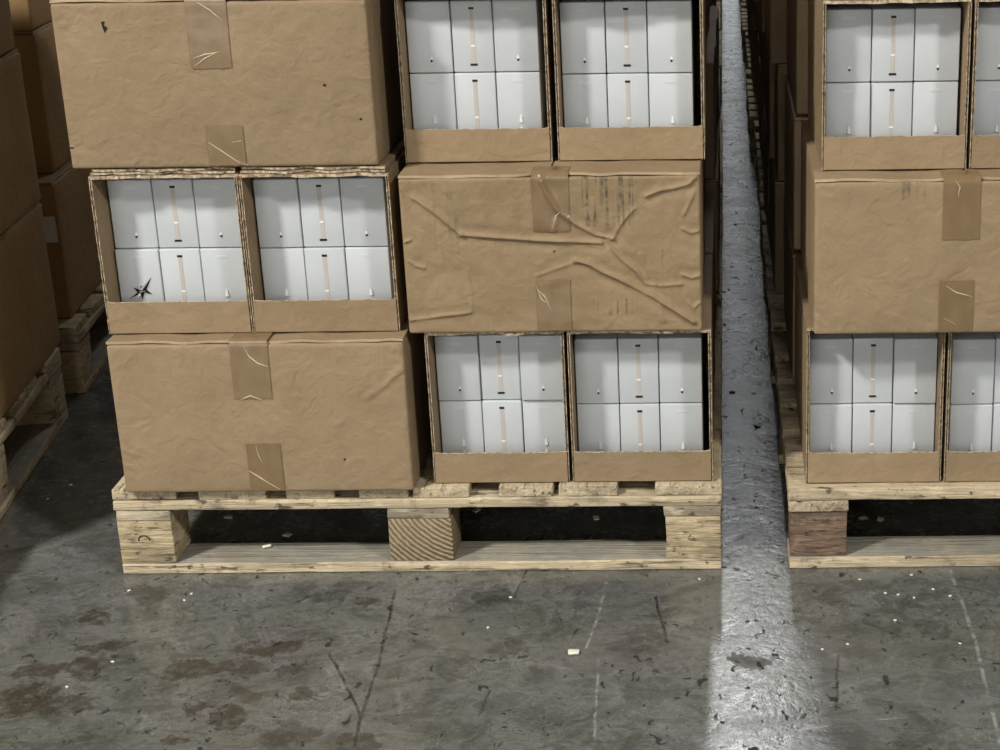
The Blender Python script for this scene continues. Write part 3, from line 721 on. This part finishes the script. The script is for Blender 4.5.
for k in range(7):
    yb = 1.20+1.18*k
    dxl = (0.0, 0.004, -0.006, 0.003, -0.004, 0.005, 0.0)[k]
    if k: copy_tree(back_l, (dxl, yb, 0), back_l['label'].replace('first', ON[k]), back_l['group'])
    if k: copy_tree(back_r, (RX-0.005+dxl*1.5, yb+0.02, 0), back_r['label'].replace('first', ON[k]), back_r['group'])
    for L in range(3):
        kind = 'short' if (L+k) % 2 else 'long'
        dl = 0.258 if kind == 'short' else 0.52
        nn = 4 if kind == 'short' else 2
        for j in range(nn):
            xr = 0.585+dxl+random.uniform(-0.008, 0.004) + (0.008 if (k == 0 and L < 2) else -0.014)
            row_carton(kind, xr, yb+0.014+j*(dl+0.004), 0.1672+L*0.2822, f'{LN[L]}-layer closed carton in the {ON[k]} stack behind the crumpled carton, facing aisle', f'{LN[L]}-layer cartons, {ON[k]} stack behind the crumpled carton', random.uniform(-.002, .002))
            xl = RX+0.014+random.uniform(-0.008, 0.012)-0.008*L*(k < 2)
            row_carton(kind, xl, yb+0.024+j*(dl+0.004), 0.1582+L*0.2822, f'{LN[L]}-layer closed carton in the {ON[k]} stack behind the reddish-block pallet, facing aisle', f'{LN[L]}-layer cartons, {ON[k]} stack behind the reddish-block pallet', random.uniform(-.002, .002))
# second cartons of the front right stack along the aisle
for L, (x, z) in enumerate(((1.252, RZ1), (1.262, RZ2), (1.270, RZ3))):
    row_carton('long', x+(-.004, -.012, -.016)[L], 0.555 if L < 2 else 0.570, z+0.0012, ('closed carton on the reddish-block pallet deck, directly behind the corner open carton',
        'closed carton in middle layer, behind the closed one on reddish-block pallet', 'closed top-layer carton, behind the corner open carton above the reddish block')[L], 'rear cartons on the reddish-block pallet', 0, (None, 0.968, None)[L])
for L, z in enumerate((Z0, ZL1, ZL2)):
    row_carton('long', (0.585, 0.566, 0.560)[L], (0.560, 0.560, 0.625)[L], z+0.0002, ('closed carton on pallet deck, behind the aisle-side open carton under the crumpled one',
        'closed carton directly behind the crumpled carton, same layer', 'closed top-layer carton, behind the open carton at the aisle edge')[L], 'rear cartons on the crumpled-carton pallet', 0)

# fourth layer
for x, y, z, lab in ((0.010, 0.045, ZL2+0.2975, 'fourth-layer closed carton above the closed carton with the ragged tear'), (0.556, 0.112, ZL3+0.002, 'fourth-layer closed carton above the crumpled-carton column'),
                     (0.560, 0.640, ZL3+0.002, 'fourth-layer closed carton at the rear of the crumpled-carton pallet'), (1.282, 0.064, RZ4+0.001, 'fourth-layer closed carton above the reddish-block pallet corner'),
                     (0.575, 1.220, 1.0155, 'fourth-layer closed carton on the first stack behind the crumpled carton'), (0.575, 1.745, 1.0155, 'fourth-layer closed carton at rear of first stack behind crumpled carton')):
    row_carton('long', x, y, z, lab, 'fourth-layer cartons', 0)

# ------------------------------------------------------------------ left row: tall plain cartons at an angle
LH = 0.334
def left_carton(p, rz, w, d, label, seed, z, group, labeled=False, h=LH):
    o = empty('tall_carton', (p[0], p[1], z), rz); tag(o, label, 'carton', group)
    def shp(q):
        s = Vector((q.x*6+seed, q.y*6, q.z*6))
        return q + Vector((noise.noise(s), noise.noise(s+Vector((4, 4, 4))), 0))*0.004
    link('body', soft_box('body', w, d, h-0.007, M['kraft_dark'], 24, 14, 14, 0.006, None, shp), o)
    link('top_flap', flap_mesh(w, d, h-0.0045, h-0.0006, seed, 0.004), o)
    return o
def lp(u, v, org=(-0.288, -0.03), rot=LROT):             # u back along the row edge, v inwards
    c, s = math.cos(rot), math.sin(rot)
    return (org[0]-s*u-c*v, org[1]+c*u-s*v)
lev = [0.1668, 0.1668+LH, 0.1668+2*LH]
nm = ('bottom', 'middle', 'top')
for L in range(3):
    ins = (0.004, 0.002, 0.008)[L]
    # local x runs back, local y runs inwards
    left_carton(lp(0.335, ins), PI/2+LROT, 0.572, 0.42, f'{nm[L]} shadowed plain carton on the angled pallet, at its rear', 40+L*3, lev[L], 'tall plain cartons on the angled pallet')
    left_carton(lp(0.025, ins+0.004), PI/2+LROT, 0.305, 0.60, f'{nm[L]} shadowed plain carton on the angled pallet, at its front', 50+L*3, lev[L], 'tall plain cartons on the angled pallet')
R2 = math.radians(6.5); O2 = (-0.440, 1.065)
for L in range(3):
    u = (0.0, 0.085, 0.080)[L]; ins = (0.012, 0.030, 0.030)[L]
    p = lp(u-0.015, ins, O2, R2)
    o = left_carton(p, PI/2+R2, 0.60, 0.42, ('carton with a white paper label near its corner, in shadow behind the angled stack',
        'shadowed carton standing on the carton with the white paper label', 'uppermost shadowed carton two levels above the white paper label')[L], 60+L*3, lev[L], 'cartons behind the angled stack')
    if L == 0:                                           # paper label on the end that faces the camera
        link('paper_label', box_mesh('paper_label', -0.0058, -0.0038, 0.004, 0.050, 0.190, 0.252, M['paper']), o)
    left_carton(lp(u+0.60, ins+0.01, O2, R2), PI/2+R2, 0.46, 0.42, ('shadowed carton on the second pallet deck, behind the labelled one', 'shadowed middle-layer carton farther back behind the labelled stack front',
        'shadowed top-layer carton farther back behind the labelled stack front')[L], 70+L*3, lev[L], 'cartons behind the angled stack')

# ------------------------------------------------------------------ debris on the floor
def chip(px, py, l, w, h, rz, mat, label, cat, group=None, z=0.0, name='debris_crumb', seed=0):
    p = onz(px, py, z)
    def shp(q):
        s = Vector((q.x*200+seed, q.y*200, q.z*200)); return q + Vector((noise.noise(s), noise.noise(s+Vector((5, 5, 5))), 0))*min(l, w)*0.22
    me = soft_box(name, l, w, h, M[mat], 2, 2, 1, min(l, w, h)*0.45, None, shp)
    o = link(name, me, None, (p.x, p.y, z+0.0002), (0, 0, rz)); tag(o, label, cat, group); return o
chip(568, 656, 0.019, 0.013, 0.006, 0.15, 'debris', 'pale cream chip lying alone on the concrete floor', 'debris', name='cream_chip')
chip(263, 549, 0.017, 0.006, 0.005, 0.5, 'debris', 'small white sliver lying on the bottom board of the pallet', 'debris', z=0.0225, name='white_sliver', seed=3)
chip(729, 393, 0.014, 0.007, 0.003, -0.1, 'red', 'tiny red scrap on the floor of the narrow aisle', 'scrap', name='red_scrap', seed=5)
specks = [(65, 688), (128, 592), (192, 595), (186, 601), (115, 662), (512, 597), (488, 627), (698, 579), (858, 580), (884, 594), (898, 596), (915, 599), (935, 590),
          (952, 596), (896, 620), (822, 649), (846, 644), (958, 644), (910, 576)]
for i, (a, b) in enumerate(specks):
    chip(a, b, 0.0055, 0.0042, 0.002, i*0.7, 'debris', 'tiny white crumb on the lit concrete in front of the pallets', 'debris', 'white crumbs on the front floor', seed=i)
for i, (a, b) in enumerate([(46, 500), (70, 486)]):
    chip(a, b, 0.006, 0.005, 0.0025, i*0.7, 'debris', 'tiny white crumb on the shadowed floor beside the angled pallet', 'debris', 'white crumbs in the shadowed gap', seed=i+30)
for i, (a, b) in enumerate([(224, 519), (476, 513), (600, 520), (293, 535), (865, 517), (878, 518)]):
    chip(a, b, 0.016, 0.012, 0.003, i*0.9, 'debris', 'pale scrap on the dark floor underneath a pallet', 'debris', 'scraps under the pallets', seed=i+50)
